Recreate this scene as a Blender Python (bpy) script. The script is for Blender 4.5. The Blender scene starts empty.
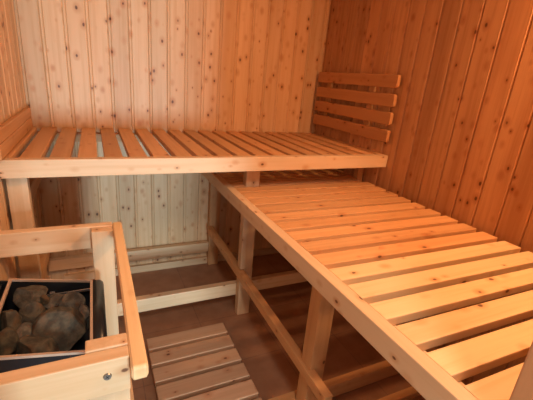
import bpy, bmesh, math, random
from mathutils import Vector, Matrix, noise as mnoise

random.seed(7)
scene = bpy.context.scene
COL = scene.collection

W = 1.755          # room width
YF = -2.01         # inner face of the door wall
ZC = 2.1           # ceiling
DOOR_L, DOOR_R, DOOR_H = 0.20, 0.872, 1.92

# ------------------------------------------------------------------ materials
def new_mat(name):
    m = bpy.data.materials.new(name)
    m.use_nodes = True
    nt = m.node_tree
    for n in list(nt.nodes):
        nt.nodes.remove(n)
    out = nt.nodes.new('ShaderNodeOutputMaterial')
    b = nt.nodes.new('ShaderNodeBsdfPrincipled')
    nt.links.new(b.outputs[0], out.inputs[0])
    return m, nt, b

class G:
    """small node-graph helper"""
    def __init__(s, nt):
        s.nt = nt
    def n(s, typ, **kw):
        nd = s.nt.nodes.new(typ)
        for k, v in kw.items():
            setattr(nd, k, v)
        return nd
    def put(s, sock, v):
        if hasattr(v, 'is_linked'):
            s.nt.links.new(v, sock)
        elif v is not None:
            sock.default_value = v
    def math(s, op, a, b=None, clamp=False):
        nd = s.n('ShaderNodeMath', operation=op, use_clamp=clamp)
        s.put(nd.inputs[0], a)
        if b is not None:
            s.put(nd.inputs[1], b)
        return nd.outputs[0]
    def vmath(s, op, a, b):
        nd = s.n('ShaderNodeVectorMath', operation=op)
        s.put(nd.inputs[0], a)
        s.put(nd.inputs[1], b)
        return nd.outputs[0]
    def mix(s, f, a, b, mode='MIX'):
        nd = s.n('ShaderNodeMix', data_type='RGBA', blend_type=mode)
        s.put(nd.inputs[0], f)
        s.put(nd.inputs[6], a)
        s.put(nd.inputs[7], b)
        return nd.outputs[2]
    def ramp(s, v, lo, hi, a=0.0, b=1.0):
        nd = s.n('ShaderNodeMapRange', interpolation_type='SMOOTHSTEP')
        s.put(nd.inputs[0], v)
        nd.inputs[1].default_value = lo
        nd.inputs[2].default_value = hi
        nd.inputs[3].default_value = a
        nd.inputs[4].default_value = b
        return nd.outputs[0]

def c4(c):
    return (c[0], c[1], c[2], 1.0)

def wood(name, axis, base, streak, knot=(0.10, 0.030, 0.010), knots=1.0, vary=0.16, rough=0.5, knot_size=1.0):
    """planed knotty softwood; `axis` is the grain direction in object space"""
    m, nt, b = new_mat(name)
    g = G(nt)
    co = g.n('ShaderNodeTexCoord').outputs['Object']
    oi = g.n('ShaderNodeObjectInfo').outputs['Random']
    at = g.n('ShaderNodeAttribute', attribute_name='seed').outputs['Fac']
    seed = g.math('ADD', oi, at)
    wn = g.n('ShaderNodeTexWhiteNoise', noise_dimensions='1D')
    g.put(wn.inputs['W'], seed)
    rnd, rcol = wn.outputs['Value'], wn.outputs['Color']
    shift = g.vmath('MULTIPLY', rcol, (31.0, 47.0, 59.0))
    p = g.vmath('ADD', co, shift)
    i = 'xyz'.index(axis)
    def stretch(across, along):
        v = [across] * 3
        v[i] = along
        return g.vmath('MULTIPLY', p, tuple(v))
    # growth rings as long wavy streaks
    n1 = g.n('ShaderNodeTexNoise')
    g.put(n1.inputs['Vector'], stretch(42, 1.6))
    n1.inputs['Scale'].default_value = 1.0
    n1.inputs['Detail'].default_value = 4.0
    n1.inputs['Roughness'].default_value = 0.62
    n2 = g.n('ShaderNodeTexNoise')
    g.put(n2.inputs['Vector'], stretch(9, 0.9))
    n2.inputs['Scale'].default_value = 1.0
    n2.inputs['Detail'].default_value = 2.0
    s1 = g.ramp(n1.outputs[0], 0.42, 0.68)
    s2 = g.ramp(n2.outputs[0], 0.40, 0.72)
    colr = g.mix(g.math('MULTIPLY', s1, 0.55), c4(base), c4(streak))
    colr = g.mix(g.math('MULTIPLY', s2, 0.45), colr, c4(streak))
    # per-board tone
    tone = g.math('ADD', g.math('MULTIPLY', rnd, 2 * vary), 1.0 - vary)
    tv = g.n('ShaderNodeCombineXYZ')
    for k in range(3):
        g.put(tv.inputs[k], tone)
    colr = g.mix(1.0, colr, tv.outputs[0], 'MULTIPLY')
    # knots: sparse cells of a stretched voronoi, plus a halo
    def knot_layer(across, along, size, presence):
        vo = g.n('ShaderNodeTexVoronoi', feature='F1')
        nz = g.n('ShaderNodeTexNoise')
        g.put(nz.inputs['Vector'], g.vmath('MULTIPLY', p, (70.0, 70.0, 70.0)))
        nz.inputs['Scale'].default_value = 1.0
        g.put(vo.inputs['Vector'], stretch(across, along))
        vo.inputs['Scale'].default_value = 1.0
        sep = g.n('ShaderNodeSeparateColor')
        g.put(sep.inputs[0], vo.outputs['Color'])
        on = g.math('LESS_THAN', sep.outputs[0], presence)
        rad = g.math('ADD', g.math('MULTIPLY', sep.outputs[1], size * 0.75), size * 0.45)
        d = g.math('ADD', vo.outputs['Distance'], g.math('MULTIPLY', g.math('SUBTRACT', nz.outputs[0], 0.5), size * 0.55))
        q = g.math('DIVIDE', d, rad)
        core = g.math('MULTIPLY', g.ramp(q, 0.55, 1.05, 1.0, 0.0), on)
        halo = g.math('MULTIPLY', g.ramp(q, 0.8, 3.2, 1.0, 0.0), on)
        return core, halo
    k1, h1 = knot_layer(12.0, 8.0, 0.085 * knot_size, 0.85 * knots)
    k2, h2 = knot_layer(22.0, 14.0, 0.14 * knot_size, 0.95 * knots)
    halo = g.math('MAXIMUM', h1, g.math('MULTIPLY', h2, 0.7))
    core = g.math('MAXIMUM', k1, k2)
    hcol = tuple(s * f for s, f in zip(streak, (0.82, 0.55, 0.38)))
    colr = g.mix(g.math('MULTIPLY', halo, 0.65), colr, c4(hcol))
    colr = g.mix(g.math('MULTIPLY', core, 0.88), colr, c4(knot))
    g.put(b.inputs['Base Color'], colr)
    b.inputs['Roughness'].default_value = rough
    b.inputs['Specular IOR Level'].default_value = 0.35
    bp = g.n('ShaderNodeBump')
    bp.inputs['Strength'].default_value = 0.12
    bp.inputs['Distance'].default_value = 0.002
    g.put(bp.inputs['Height'], n1.outputs[0])
    g.put(b.inputs['Normal'], bp.outputs[0])
    return m

def plain(name, c, rough=0.5, metal=0.0, scale=30.0, amount=0.15):
    m, nt, b = new_mat(name)
    g = G(nt)
    nz = g.n('ShaderNodeTexNoise')
    g.put(nz.inputs['Vector'], g.n('ShaderNodeTexCoord').outputs['Object'])
    nz.inputs['Scale'].default_value = scale
    nz.inputs['Detail'].default_value = 4
    colr = g.mix(nz.outputs[0], c4([x * (1 - amount) for x in c]), c4([min(1, x * (1 + amount)) for x in c]))
    g.put(b.inputs['Base Color'], colr)
    b.inputs['Roughness'].default_value = rough
    b.inputs['Metallic'].default_value = metal
    return m

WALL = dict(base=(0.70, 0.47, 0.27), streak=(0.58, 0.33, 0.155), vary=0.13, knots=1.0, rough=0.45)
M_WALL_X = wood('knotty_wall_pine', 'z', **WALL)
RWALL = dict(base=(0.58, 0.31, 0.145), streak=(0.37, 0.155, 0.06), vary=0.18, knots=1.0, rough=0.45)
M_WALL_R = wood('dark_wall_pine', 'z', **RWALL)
M_REST = wood('backrest_pine', 'y', (0.52, 0.26, 0.11), (0.44, 0.20, 0.08), knots=0.5, vary=0.06)
M_CEIL = wood('ceiling_pine', 'x', **WALL)
PALE = dict(base=(0.72, 0.51, 0.315), streak=(0.60, 0.38, 0.20), knots=0.8, knot_size=0.8, vary=0.08)
M_PALE = {a: wood('pale_pine_' + a, a, **PALE) for a in 'xyz'}
SLAT = dict(base=(0.65, 0.355, 0.16), streak=(0.51, 0.24, 0.09), knots=0.5, vary=0.12)
M_SLAT = {a: wood('aged_pine_slat_' + a, a, **SLAT) for a in 'xyz'}
LIT_PINE = dict(base=(0.80, 0.56, 0.31), streak=(0.68, 0.43, 0.20), knots=0.5, vary=0.06)  # paler tone: the stronger light on the near slats is put into the colour
M_LIT_PINE = {a: wood('lit_pine_slat_' + a, a, **LIT_PINE) for a in 'xyz'}
DUCK = dict(base=(0.70, 0.43, 0.26), streak=(0.56, 0.31, 0.17), knots=0.6, vary=0.10)
M_DUCK = {a: wood('duckboard_pine_' + a, a, **DUCK) for a in 'xyz'}
M_GAP = plain('backing_board', (0.30, 0.15, 0.07), 0.8)
M_JAMB = wood('jamb_pine', 'z', (0.62, 0.33, 0.16), (0.50, 0.24, 0.11), knots=0.2)
M_BLACK = plain('black_enamel_steel', (0.018, 0.020, 0.024), 0.32, 0.3, 60)
M_RIM = plain('bare_steel_rim', (0.50, 0.37, 0.28), 0.5, 0.3, 40)
M_STEEL = plain('dull_steel', (0.40, 0.40, 0.40), 0.4, 0.9, 40)
M_SCREW = plain('screw_steel', (0.30, 0.29, 0.27), 0.35, 0.9, 80)
M_SLOT = plain('screw_recess', (0.03, 0.03, 0.03), 0.6)

def stone_mat():
    m, nt, b = new_mat('sooty_olivine_stone')
    g = G(nt)
    co = g.n('ShaderNodeTexCoord').outputs['Object']
    oi = g.n('ShaderNodeObjectInfo').outputs['Random']
    wn = g.n('ShaderNodeTexWhiteNoise', noise_dimensions='1D')
    g.put(wn.inputs['W'], oi)
    p = g.vmath('ADD', co, wn.outputs['Color'])
    def nz(sc, det=5.0):
        t = g.n('ShaderNodeTexNoise')
        g.put(t.inputs['Vector'], p)
        t.inputs['Scale'].default_value = sc
        t.inputs['Detail'].default_value = det
        return t.outputs[0]
    a, r, f = nz(45), nz(22), nz(160)
    colr = g.mix(g.ramp(a, 0.35, 0.68), (0.055, 0.050, 0.040, 1), (0.125, 0.110, 0.082, 1))
    colr = g.mix(g.math('MULTIPLY', g.ramp(r, 0.52, 0.72), 0.5), colr, (0.17, 0.075, 0.030, 1))
    sp = g.n('ShaderNodeSeparateColor')
    g.put(sp.inputs[0], wn.outputs['Color'])
    tone = g.n('ShaderNodeCombineXYZ')
    for k, (lo, hi) in enumerate(((0.65, 1.25), (0.60, 1.25), (0.50, 1.30))):
        g.put(tone.inputs[k], g.math('ADD', g.math('MULTIPLY', sp.outputs[0], hi - lo), lo))
    colr = g.mix(1.0, colr, tone.outputs[0], 'MULTIPLY')
    colr = g.mix(g.math('MULTIPLY', g.ramp(f, 0.5, 0.7), 0.4), colr, (0.06, 0.045, 0.035, 1))
    g.put(b.inputs['Base Color'], colr)
    b.inputs['Roughness'].default_value = 0.9
    b.inputs['Specular IOR Level'].default_value = 0.2
    bp = g.n('ShaderNodeBump')
    bp.inputs['Strength'].default_value = 0.4
    bp.inputs['Distance'].default_value = 0.002
    g.put(bp.inputs['Height'], a)
    g.put(b.inputs['Normal'], bp.outputs[0])
    return m
M_STONE = stone_mat()

def tile_mat():
    m, nt, b = new_mat('brown_floor_tile')
    g = G(nt)
    co = g.n('ShaderNodeTexCoord').outputs['Object']
    br = g.n('ShaderNodeTexBrick')
    br.offset = 0.0
    g.put(br.inputs['Vector'], co)
    br.inputs['Color1'].default_value = (0.34, 0.165, 0.09, 1)
    br.inputs['Color2'].default_value = (0.31, 0.15, 0.082, 1)
    br.inputs['Mortar'].default_value = (0.22, 0.11, 0.07, 1)
    br.inputs['Scale'].default_value = 1.0
    br.inputs['Mortar Size'].default_value = 0.003
    br.inputs['Mortar Smooth'].default_value = 0.4
    br.inputs['Brick Width'].default_value = 0.33
    br.inputs['Row Height'].default_value = 0.33
    nz = g.n('ShaderNodeTexNoise')
    g.put(nz.inputs['Vector'], co)
    nz.inputs['Scale'].default_value = 14
    nz.inputs['Detail'].default_value = 6
    colr = g.mix(g.math('MULTIPLY', g.ramp(nz.outputs[0], 0.3, 0.75), 0.45), br.outputs['Color'], (0.46, 0.25, 0.15, 1))
    g.put(b.inputs['Base Color'], colr)
    b.inputs['Roughness'].default_value = 0.5
    return m
M_TILE = tile_mat()

# ------------------------------------------------------------------ mesh helpers
def box_bm(bm, lo, hi, bevel=0.0025, seed=None, seg=2):
    """bevelled box between two corners, added to bm"""
    tmp = bmesh.new()
    bmesh.ops.create_cube(tmp, size=1.0)
    lo, hi = Vector(lo), Vector(hi)
    d = hi - lo
    for v in tmp.verts:
        v.co = Vector((v.co.x * d.x, v.co.y * d.y, v.co.z * d.z)) + (lo + hi) / 2
    if bevel:
        bv = min(bevel, min(d) * 0.45)
        bmesh.ops.bevel(tmp, geom=list(tmp.edges), offset=bv, segments=seg, profile=0.6, affect='EDGES')
    merge(bm, tmp, seed)

def merge(bm, tmp, seed=None):
    lay = bm.faces.layers.float.get('seed') or bm.faces.layers.float.new('seed')
    mp = {}
    for v in tmp.verts:
        mp[v] = bm.verts.new(v.co)
    for f in tmp.faces:
        nf = bm.faces.new([mp[v] for v in f.verts])
        nf.smooth = f.smooth
        nf.material_index = f.material_index
        if seed is not None:
            nf[lay] = seed
    tmp.free()

def obj(name, bm, mat, parent=None, loc=None):
    """link one mesh object; geometry is given in world coordinates and re-centred on its own middle"""
    vs = [v.co for v in bm.verts]
    if loc is None:
        lo = Vector([min(v[i] for v in vs) for i in range(3)])
        hi = Vector([max(v[i] for v in vs) for i in range(3)])
        loc = (lo + hi) / 2
    loc = Vector(loc)
    for v in bm.verts:
        v.co -= loc
    bmesh.ops.recalc_face_normals(bm, faces=list(bm.faces))
    me = bpy.data.meshes.new(name)
    bm.to_mesh(me)
    bm.free()
    for mm in (mat if isinstance(mat, (list, tuple)) else [mat]):
        me.materials.append(mm)
    o = bpy.data.objects.new(name, me)
    COL.objects.link(o)
    if parent is not None:
        o.parent = parent
        base = Vector((0, 0, 0))
        q = parent
        while q is not None:
            base += q.location
            q = q.parent
        o.location = loc - base
    else:
        o.location = loc
    return o

def bar(name, lo, hi, mat, parent=None, bevel=0.003, seed=None, seg=2):
    bm = bmesh.new()
    box_bm(bm, lo, hi, bevel, seed if seed is not None else random.random(), seg)
    return obj(name, bm, mat, parent)

def empty(name, loc, label, cat, group=None):
    o = bpy.data.objects.new(name, None)
    o.empty_display_size = 0.05
    COL.objects.link(o)
    o.location = loc
    o['label'] = label
    o['category'] = cat
    if group:
        o['group'] = group
    return o

def copy_part(o, parent, world):
    c = o.copy()
    COL.objects.link(c)
    c.parent = parent
    c.location = Vector(world) - parent.location
    return c

def structure(o):
    o['kind'] = 'structure'
    return o

def rounded_plank(lo, hi, axis_long, axis_up, r, bevel=0.003):
    """plank whose far corners (both ends) are rounded with radius r in the long/up plane"""
    bm = bmesh.new()
    a, u = axis_long, axis_up
    t = 3 - a - u
    pts = []
    n = 5
    for cx, cy, s in ((hi[a] - r, hi[u] - r, 0), (lo[a] + r, hi[u] - r, 1), (lo[a] + r, lo[u] + r, 2), (hi[a] - r, lo[u] + r, 3)):
        for k in range(n + 1):
            th = (s + k / n) * math.pi / 2
            pts.append((cx + r * math.cos(th), cy + r * math.sin(th)))
    def mk(tv, inset):
        out = []
        ca, cu = (lo[a] + hi[a]) / 2, (lo[u] + hi[u]) / 2
        for x, y in pts:
            co = [0, 0, 0]
            co[a] = x - math.copysign(inset, x - ca)
            co[u] = y - math.copysign(inset, y - cu)
            co[t] = tv
            out.append(bm.verts.new(co))
        return out
    rings = [mk(lo[t], bevel), mk(lo[t] + bevel, 0), mk(hi[t] - bevel, 0), mk(hi[t], bevel)]
    N = len(pts)
    for r0, r1 in zip(rings, rings[1:]):
        for k in range(N):
            bm.faces.new((r0[k], r0[(k + 1) % N], r1[(k + 1) % N], r1[k]))
    bm.faces.new(rings[0])
    bm.faces.new(rings[-1])
    lay = bm.faces.layers.float.new('seed')
    s = random.random()
    for f in bm.faces:
        f[lay] = s
    return bm

# ------------------------------------------------------------------ the room
def board_wall(name, along, start, end, face, inward, z0, z1, first, pitch, skip=None, mat=M_WALL_X, gap=0.0003, vee=0.0035, bead=0.0):
    """tongue-and-groove boards on a backing; along: 0 = boards spaced in x, 1 = spaced in y"""
    bm = bmesh.new()
    t = 1 - along
    def put(a0, a1, b0, b1, za, zb, bev, seed, mi):
        lo, hi = [0, 0, 0], [0, 0, 0]
        lo[along], hi[along] = a0, a1
        lo[t], hi[t] = min(b0, b1), max(b0, b1)
        lo[2], hi[2] = za, zb
        tmp = bmesh.new()
        box_bm(tmp, lo, hi, bev, seed, 1)
        for f in tmp.faces:
            f.material_index = mi
        merge(bm, tmp, seed)
    back0, back1 = face - inward * 0.008, face - inward * 0.07
    if skip:
        s0, s1, sh = skip
        put(start, s0, back0, back1, z0, z1, 0, 0, 1)
        put(s1, end, back0, back1, z0, z1, 0, 0, 1)
        put(s0, s1, back0, back1, sh, z1, 0, 0, 1)
    else:
        put(start, end, back0, back1, z0, z1, 0, 0, 1)
    k = math.floor((start - first) / pitch)
    x = first + k * pitch
    while x < end - 1e-4:
        a0, a1 = max(x, start) + gap, min(x + pitch, end) - gap
        if a1 - a0 > 0.008:
            za = z0
            if skip and a1 > skip[0] and a0 < skip[1]:
                za = skip[2]
                if a0 < skip[0]:
                    put(a0, skip[0], face, face - inward * 0.014, z0, z1, vee, random.random(), 0)
                    a0 = skip[0]
                if a1 > skip[1]:
                    put(skip[1], a1, face, face - inward * 0.014, z0, z1, vee, random.random(), 0)
                    a1 = skip[1]
            if a1 - a0 > 0.004:
                sd = random.random()
                if bead and a1 - a0 > 3 * bead:      # narrow bead run along one edge of the board
                    put(a0, a0 + bead, face - inward * 0.001, face - inward * 0.014, za, z1, 0.0022, sd, 0)
                    a0 += bead
                put(a0, a1, face, face - inward * 0.014, za, z1, vee, sd, 0)
        x += pitch
    return structure(obj(name, bm, [mat, M_GAP]))

board_wall('wall_back', 0, -0.07, W + 0.07, 0.0, -1, 0, ZC, -0.003, 0.1015, vee=0.004, bead=0.012)
board_wall('wall_left', 1, YF, 0.0, 0.0, 1, 0, ZC, -0.055, 0.1015, gap=0.0006, vee=0.005, bead=0.014)
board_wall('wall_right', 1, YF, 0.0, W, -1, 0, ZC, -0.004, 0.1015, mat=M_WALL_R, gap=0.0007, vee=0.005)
board_wall('wall_front', 0, 0.0, W, YF, 1, 0, ZC, 0.0, 0.1015, skip=(DOOR_L - 0.0225, DOOR_R + 0.0225, DOOR_H))

bm = bmesh.new()
box_bm(bm, (-0.07, -2.6, -0.06), (W + 0.07, 0.07, 0.0), 0)
structure(obj('floor', bm, M_TILE, loc=(0.10, 0.02, 0)))
bm = bmesh.new()
x = 0.0
y = YF
while y < -1e-3:
    box_bm(bm, (0, y + 0.0012, ZC), (W, min(y + 0.1015, 0) - 0.0012, ZC + 0.014), 0.003, random.random(), 1)
    y += 0.1015
box_bm(bm, (-0.07, YF - 0.1, ZC + 0.014), (W + 0.07, 0.07, ZC + 0.07), 0)
structure(obj('ceiling', bm, M_CEIL))

# door lining (the camera stands in the doorway)
bm = bmesh.new()
box_bm(bm, (DOOR_R, YF - 0.10, 0.0), (DOOR_R + 0.022, YF + 0.003, DOOR_H), 0.003, 0.3)
structure(obj('trim_1', bm, M_JAMB))
bm = bmesh.new()
box_bm(bm, (DOOR_L - 0.022, YF - 0.10, 0.0), (DOOR_L, YF + 0.003, DOOR_H), 0.003, 0.6)
structure(obj('trim_2', bm, M_JAMB))
# base batten along the back wall
bm = bmesh.new()
box_bm(bm, (0.08, -0.022, 0.0), (W, -0.0005, 0.05), 0.003, 0.4)
structure(obj('baseboard_back', bm, M_PALE['x']))

# ------------------------------------------------------------------ upper bench
ZU, YU = 0.95, -0.773
ub = empty('upper_bench', (0.88, -0.39, 0.0), 'high slatted pine bench running along the back wall', 'bench')
bar('front_beam', (0.003, YU, 0.884), (W - 0.004, YU + 0.038, ZU), M_PALE['x'], ub)
first = bar('slat', (0.0025, -0.734, 0.922), (0.033, -0.012, ZU - 0.001), M_SLAT['y'], ub)
proto = bar('slat', (0.058, -0.734, 0.922), (0.058 + 0.068, -0.012, ZU - 0.001), M_SLAT['y'], ub)
pitch = 0.0925
k = 1
while 0.058 + k * pitch + 0.068 < W:
    copy_part(proto, ub, (0.058 + k * pitch + 0.034, (-0.734 - 0.012) / 2, (0.922 + ZU - 0.001) / 2))
    k += 1
bar('slat', (0.058 + k * pitch, -0.734, 0.922), (W - 0.002, -0.012, ZU - 0.001), M_SLAT['y'], ub)
bar('ledger', (0.003, YU + 0.039, 0.877), (W - 0.004, YU + 0.078, 0.9215), M_SLAT['x'], ub)
bar('ledger', (0.003, -0.042, 0.877), (W - 0.004, -0.002, 0.9215), M_SLAT['x'], ub)
bar('side_rail', (0.0025, -0.69, 0.690), (0.040, -0.05, 0.755), M_SLAT['y'], ub)
bar('side_rail', (0.0025, -0.69, 0.268), (0.040, -0.05, 0.325), M_SLAT['y'], ub)
# legs
bar('leg', (0.010, -0.735, 0.0), (0.075, -0.692, 0.882), M_PALE['z'], ub)
bm = bmesh.new()                         # this post is notched round the lower bench's side rail
box_bm(bm, (0.976, -0.645, 0.0), (1.048, -0.600, 0.248), 0.003, 0.52)
box_bm(bm, (0.999, -0.645, 0.2475), (1.048, -0.600, 0.2965), 0.0, 0.52)
box_bm(bm, (0.976, -0.645, 0.296), (1.048, -0.600, 0.876), 0.003, 0.52)
obj('leg', bm, M_PALE['z'], ub)
bar('leg', (0.976, -0.0495, 0.0), (1.048, -0.0025, 0.876), M_SLAT['z'], ub)
bar('leg', (1.700, -0.615, 0.0), (1.738, -0.575, 0.876), M_SLAT['z'], ub)
# stretchers
bar('stretcher', (0.003, -0.599, 0.108), (W - 0.004, -0.562, 0.182), M_PALE['x'], ub)
bar('stretcher', (0.010, -0.050, 0.108), (0.975, -0.012, 0.178), M_PALE['x'], ub)

# ------------------------------------------------------------------ lower bench
ZL = 0.776
lb = empty('lower_bench', (1.31, -1.0, 0.0), 'wide slatted pine bench one step lower, running along the right wall', 'bench')
bar('front_beam', (0.868, YF + 0.006, 0.716), (0.905, -0.004, ZL), M_PALE['y'], lb)
y0 = -1.194                              # front face of one slat in the photo
pitch, sw = 0.0896, 0.0645
SKEW, XR = 0.018, 1.714                 # the slats lie slightly out of square
XM = (0.9065 + 1.722) / 2
def skew(bm):
    for v in bm.verts:
        v.co.y += (XR - v.co.x) * SKEW
    return bm
protoA = protoB = None
for k in range(-9, 14):
    yf = y0 + k * pitch
    if yf < YF + 0.006 or yf + sw > -0.020:
        continue
    lit = yf < -1.50  # slats nearest the door take the brighter-lit tone
    if yf < -0.62 < yf + sw:             # slat cut out round the upper bench's posts
        bm = bmesh.new()
        za, zb = ZL - 0.027, ZL - 0.001
        box_bm(bm, (0.9065, yf, za), (0.9745, yf + sw, zb), 0.003, 0.81)
        box_bm(bm, (1.0495, yf, za), (1.698, yf + sw, zb), 0.003, 0.81)
        box_bm(bm, (0.972, -0.611, za), (1.052, yf + sw, zb), 0.001, 0.81)
        obj('slat', skew(bm), M_SLAT['x'], lb)
        continue
    if lit and protoB is not None:
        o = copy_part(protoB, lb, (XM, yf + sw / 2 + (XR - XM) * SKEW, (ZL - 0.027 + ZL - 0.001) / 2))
    elif not lit and protoA is not None:
        o = copy_part(protoA, lb, (XM, yf + sw / 2 + (XR - XM) * SKEW, (ZL - 0.027 + ZL - 0.001) / 2))
    else:
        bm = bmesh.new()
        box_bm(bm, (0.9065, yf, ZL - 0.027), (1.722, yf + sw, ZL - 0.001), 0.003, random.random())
        o = obj('slat', skew(bm), (M_LIT_PINE if lit else M_SLAT)['x'], lb)
        if lit:
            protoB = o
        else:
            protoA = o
    if lit:
        o['label'] = 'paler yellow slat, its brighter light put into the colour'
bar('ledger', (0.9058, YF + 0.006, 0.700), (0.945, -0.004, ZL - 0.0275), M_PALE['y'], lb)
bar('ledger', (1.700, YF + 0.006, 0.700), (1.738, -0.62, ZL - 0.0275), M_PALE['y'], lb)
bar('cross_bearer', (0.946, -1.375, 0.690), (1.699, -1.335, ZL - 0.0275), M_PALE['x'], lb)
bar('leg', (0.976, -1.375, 0.0), (1.043, -1.312, 0.6895), M_SLAT['z'], lb)
bar('leg', (1.690, -1.375, 0.0), (1.735, -1.312, 0.6895), M_SLAT['z'], lb)
bm = bmesh.new()
box_bm(bm, (0.962, -1.495, 0.246), (0.998, -0.051, 0.290), 0.003, 0.37)
for v in bm.verts:                       # the rail sags a little towards the door
    v.co.z += (v.co.y + 0.77) * 0.02
obj('side_rail', bm, M_SLAT['y'], lb)
bar('stretcher', (0.866, -1.311, 0.004), (W - 0.004, -1.274, 0.075), M_SLAT['x'], lb)
bar('stretcher', (1.10, -1.440, 0.0), (W - 0.004, -1.405, 0.030), M_SLAT['x'], lb)

# ------------------------------------------------------------------ backrests
br = empty('slatted_backrest', (W, -0.39, 1.0), 'four-slat wooden backrest fixed to the right wall', 'backrest')
for z0, z1 in ((1.300, 1.366), (1.205, 1.270), (1.112, 1.178), (1.020, 1.086)):
    obj('slat', rounded_plank((W - 0.040, -0.772, z0), (W - 0.019, -0.030, z1), 1, 2, 0.012), M_REST, br)
for yb in (-0.56, -0.14):
    bar('batten', (W - 0.0185, yb - 0.02, 1.03), (W - 0.0005, yb + 0.02, 1.356), M_SLAT['z'], br)
bl = empty('plank_backrest', (0.0, -0.42, 0.955), 'low two-plank wooden backrest on the left wall above the upper bench', 'backrest')
obj('plank', rounded_plank((0.001, -0.80, 1.0055), (0.022, -0.06, 1.052), 1, 2, 0.012), M_SLAT['y'], bl)
obj('plank', rounded_plank((0.001, -0.80, 0.953), (0.022, -0.06, 1.0035), 1, 2, 0.006), M_SLAT['y'], bl)

# ------------------------------------------------------------------ heater guard
hg = empty('heater_guard', (0.19, -1.27, 0.0), 'pale pine guard rail frame standing around the stone heater', 'guard rail')
ZG = 0.75
bar('rail', (0.004, -0.944, 0.666), (0.3445, -0.912, ZG), M_PALE['x'], hg)
front_rail = bar('rail', (0.004, -1.612, 0.664), (0.3445, -1.580, ZG), M_PALE['x'], hg)
obj('handrail', rounded_plank((0.345, -1.648, 0.716), (0.376, -0.915, ZG), 1, 2, 0.008, 0.004), M_LIT_PINE['y'], hg)
bar('post', (0.276, -0.985, 0.0), (0.3445, -0.9445, ZG - 0.004), M_PALE['z'], hg)
bar('post', (0.266, -1.5795, 0.0), (0.3445, -1.545, ZG + 0.004), M_PALE['z'], hg)
bar('stretcher', (0.345, -1.57, 0.20), (0.371, -0.945, 0.262), M_PALE['y'], hg)
def screw(x, y, z):
    bm = bmesh.new()
    tmp = bmesh.new()
    bmesh.ops.create_cone(tmp, cap_ends=True, segments=20, radius1=0.0082, radius2=0.0068, depth=0.003)
    merge(bm, tmp)
    for rot in (0, math.pi / 2):
        tmp = bmesh.new()
        bmesh.ops.create_cube(tmp, size=1)
        for v in tmp.verts:
            v.co = Vector((v.co.x * 0.0075, v.co.y * 0.0016, v.co.z * 0.0006 + 0.0016))
        bmesh.ops.rotate(tmp, verts=tmp.verts, matrix=Matrix.Rotation(rot + 0.5, 3, 'Z'))
        for f in tmp.faces:
            f.material_index = 1
        merge(bm, tmp)
    bmesh.ops.rotate(bm, verts=bm.verts, matrix=Matrix.Rotation(math.pi / 2, 3, 'X'))
    bmesh.ops.translate(bm, verts=bm.verts, vec=(x, y - 0.0015, z))
    o = obj('screw', bm, [M_SCREW, M_SLOT], front_rail)
    o['label'] = 'steel screw head'
screw(0.303, -1.612, 0.712)

# ------------------------------------------------------------------ stone heater
HX0, HX1, HY0, HY1 = 0.012, 0.304, -1.405, -1.058
def ztop(x):
    return 0.65 - 0.20 * (x - 0.053)
heater = empty('sauna_heater', (0.16, -1.23, 0.0), 'black steel sauna heater with an open stone tray, inside the guard rail', 'heater')
def prism_y(bm, prof, y0, y1, seed=0.0):
    """extrude an x-z profile along y"""
    a = [bm.verts.new((p[0], y0, p[1])) for p in prof]
    b = [bm.verts.new((p[0], y1, p[1])) for p in prof]
    n = len(prof)
    for k in range(n):
        f = bm.faces.new((a[k], a[(k + 1) % n], b[(k + 1) % n], b[k]))
        f.smooth = n > 8
    bm.faces.new(a)
    bm.faces.new(b)
# rounded front cowl: its top edge follows the sloping rim
zt = ztop(0.272)
prof = [(0.272, 0.12), (HX1, 0.12)]
for k in range(7):
    th = k / 6 * math.pi / 2
    prof.append((HX1 - 0.020 + 0.020 * math.cos(th), zt - 0.022 + 0.020 * math.sin(th)))
prof.append((0.272, zt - 0.002))
bm = bmesh.new()
prism_y(bm, prof, HY0, HY1)
obj('front_cowl', bm, M_BLACK, heater)
# side panels
for yy in (HY0, HY1 - 0.006):
    bm = bmesh.new()
    prism_y(bm, [(HX0, 0.12), (0.2715, 0.12), (0.2715, ztop(0.2715) - 0.0075), (HX0, ztop(HX0) - 0.0075)], yy, yy + 0.006)
    obj('side_panel', bm, M_BLACK, heater)
bm = bmesh.new()
box_bm(bm, (HX0, HY0 + 0.0065, 0.12), (0.2715, HY1 - 0.0065, 0.50), 0.002)
obj('body', bm, M_BLACK, heater)
bm = bmesh.new()
box_bm(bm, (HX0, HY0 + 0.0065, 0.5005), (0.030, HY1 - 0.0065, 0.640), 0.002)
obj('back_panel', bm, M_BLACK, heater)
for lx in (0.03, 0.24):
    for ly in (HY0 + 0.02, HY1 - 0.05):
        bar('foot', (lx, ly, 0.0), (lx + 0.03, ly + 0.03, 0.1195), M_BLACK, heater)
# the bare metal rim around the stones
def ring(bm, xo0, xo1, yo0, yo1, w, dz, h):
    def P(x, y, lift):
        return bm.verts.new((x, y, ztop(x) + lift))
    o = [(xo0, yo0), (xo1, yo0), (xo1, yo1), (xo0, yo1)]
    i = [(xo0 + w, yo0 + w), (xo1 - w, yo0 + w), (xo1 - w, yo1 - w), (xo0 + w, yo1 - w)]
    ot = [P(x, y, dz) for x, y in o]
    it = [P(x, y, dz) for x, y in i]
    ob = [P(x, y, dz - h) for x, y in o]
    ib = [P(x, y, dz - h) for x, y in i]
    for k in range(4):
        j = (k + 1) % 4
        bm.faces.new((ot[k], ot[j], it[j], it[k]))
        bm.faces.new((ob[k], ob[j], ot[j], ot[k]))
        bm.faces.new((it[k], it[j], ib[j], ib[k]))
        bm.faces.new((ob[k], ob[j], ib[j], ib[k]))
bm = bmesh.new()
ring(bm, 0.047, 0.2715, HY0, HY1, 0.007, 0.0, 0.007)
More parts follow.
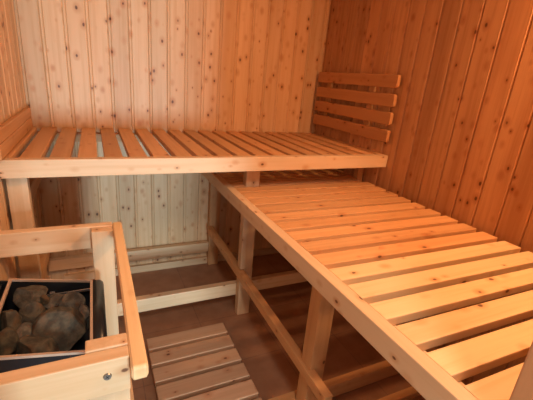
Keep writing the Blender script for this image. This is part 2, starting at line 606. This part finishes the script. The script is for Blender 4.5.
obj('rim', bm, M_RIM, heater)
bm = bmesh.new()
box_bm(bm, (0.057, HY1 - 0.034, 0.586), (0.262, HY1 - 0.029, 0.594), 0.001)
box_bm(bm, (0.150, HY1 - 0.037, 0.584), (0.164, HY1 - 0.026, 0.600), 0.001)
obj('stone_grille_bar', bm, M_STEEL, heater)

# ------------------------------------------------------------------ stones
def stone(cx, cy, cz, sx, sy, sz, rz, tilt, seed, label):
    bm = bmesh.new()
    bmesh.ops.create_icosphere(bm, subdivisions=5, radius=1.0)
    off = Vector((seed * 3.1, seed * 1.7, seed * 5.3))
    rr = random.Random(seed)
    planes = []
    for _ in range(11):
        n = Vector((rr.uniform(-1, 1), rr.uniform(-1, 1), rr.uniform(-1, 1))).normalized()
        planes.append((n, rr.uniform(0.62, 0.80)))
    for v in bm.verts:
        d = v.co.normalized()
        r = 1.0
        for n, h in planes:
            c = d.dot(n)
            if c > 0.05:
                r = min(r, h / c * 1.0)
        r *= 1.0 + 0.06 * mnoise.noise(d * 1.5 + off) + 0.012 * mnoise.noise(d * 5 + off) + 0.006 * mnoise.noise(d * 16 + off)
        v.co = d * r
    mtx = Matrix.Translation((cx, cy, cz)) @ Matrix.Rotation(rz, 4, 'Z') @ Matrix.Rotation(tilt, 4, 'X') @ Matrix.Diagonal((sx * 1.2, sy * 1.2, sz * 1.4, 1))
    bmesh.ops.transform(bm, matrix=mtx, verts=bm.verts)
    o = obj('heater_stone', bm, M_STONE)
    o['label'] = label
    o['category'] = 'stone'
    o['group'] = 'stones in the heater tray'
    return o

STONES = []   # filled in below
STONES = [
    # x, y, z, sx, sy, sz, turn, tilt, seed, label
    (0.197, -1.275, 0.595, 0.064, 0.060, 0.040, 0.3, 0.25, 3, 'largest brown-grey stone in the heater tray, filling the middle of the pile'),
    (0.103, -1.112, 0.604, 0.042, 0.036, 0.034, 0.1, 0.3, 8, 'rounded grey stone in the back left corner of the heater tray'),
    (0.114, -1.200, 0.602, 0.031, 0.040, 0.034, 0.5, 0.1, 12, 'upright oval grey stone between the largest stone and the left side of the tray'),
    (0.072, -1.215, 0.606, 0.024, 0.036, 0.030, 0.2, 0.1, 17, 'brown stone against the left rim of the heater tray, halfway along it'),
    (0.074, -1.305, 0.606, 0.025, 0.030, 0.028, 0.0, 0.1, 21, 'brown stone in the near left corner of the heater tray'),
    (0.112, -1.283, 0.602, 0.029, 0.022, 0.024, 0.2, 0.0, 26, 'small rusty stone just left of the largest stone, above the wedge-shaped one'),
    (0.146, -1.330, 0.588, 0.050, 0.034, 0.030, -0.25, -0.1, 33, 'wedge-shaped rusty stone along the near rim of the heater tray'),
    (0.172, -1.128, 0.588, 0.044, 0.024, 0.022, 0.25, 0.2, 37, 'flat brown stone along the back rim of the heater tray'),
    (0.207, -1.160, 0.584, 0.040, 0.030, 0.034, 0.6, 0.2, 44, 'angular bluish grey stone behind the largest stone at upper right'),
    (0.246, -1.205, 0.566, 0.020, 0.042, 0.030, 0.0, 0.1, 49, 'narrow brown stone against the right rim of the heater tray'),
    (0.143, -1.140, 0.606, 0.014, 0.014, 0.014, 0.0, 0.0, 52, 'tiny reddish stone wedged between three larger ones near the back of the tray'),
]
for s in STONES:
    stone(*s)

# ------------------------------------------------------------------ duckboard on the floor
db = empty('duckboard', (0.66, -1.1, 0.0), 'loose slatted wooden duckboard lying on the brown floor tiles', 'duckboard')
for xr in (0.53, 0.80):
    bar('runner', (xr - 0.02, -1.52, 0.0), (xr + 0.02, -0.745, 0.024), M_DUCK['y'], db)
dp = bar('slat', (0.470, -0.816, 0.0245), (0.860, -0.735, 0.050), M_DUCK['x'], db, bevel=0.006, seg=3)
for k in range(1, 8):
    copy_part(dp, db, (0.665, -0.7755 - k * 0.0995, 0.03725))

# ------------------------------------------------------------------ light
def lamp(name, kind, loc, energy, color, **kw):
    l = bpy.data.lights.new(name, kind)
    l.energy = energy
    l.color = color
    for k, v in kw.items():
        setattr(l, k, v)
    o = bpy.data.objects.new(name, l)
    o.location = loc
    COL.objects.link(o)
    return o
def aim(o, target):
    o.rotation_euler = (Vector(target) - o.location).to_track_quat('-Z', 'Y').to_euler()

cabin = lamp('cabin_lamp', 'AREA', (1.68, -1.84, 1.98), 22, (1.0, 0.55, 0.26), shape='DISK', size=0.14)
cabin.rotation_euler = Vector((-0.75, 0.10, -1.0)).to_track_quat('-Z', 'Y').to_euler()
day = lamp('daylight_doorway', 'AREA', (0.85, -6.0, 0.50), 200, (0.66, 0.90, 1.0), shape='RECTANGLE', size=0.75, size_y=0.9)
aim(day, (0.60, 0.0, 0.9))

fill = lamp('doorway_fill', 'AREA', (0.42, -2.80, 2.35), 16, (1.0, 0.92, 0.80), shape='DISK', size=0.35)  # unseen fill added outside the door to brighten floor and duckboard
aim(fill, (0.7, -0.9, 0.2))

w = bpy.data.worlds.new('World')
scene.world = w
w.use_nodes = True
w.node_tree.nodes['Background'].inputs[0].default_value = (1.0, 0.90, 0.78, 1)
w.node_tree.nodes['Background'].inputs[1].default_value = 0.7

# ------------------------------------------------------------------ camera
cam = bpy.data.cameras.new('camera')
cam.sensor_width = 36.0
cam.lens = 354.4885 / 533 * 36.0
cam.clip_start = 0.02
co = bpy.data.objects.new('camera', cam)
COL.objects.link(co)
fw = Vector((0.42289959, 0.84737904, -0.3210992))
rt = Vector((0.90404996, -0.41879334, 0.08547406))
up = Vector((0.06204527, 0.32643666, 0.94318052))
m = Matrix((rt, up, -fw)).transposed().to_4x4()
m.translation = Vector((0.3124, -2.2174, 1.2868))
co.matrix_world = m
scene.camera = co

vs = scene.view_settings
vs.view_transform = 'Standard'
vs.look = 'None'
vs.gamma = 1.0
vs.use_curve_mapping = False
vs.exposure = 0.0
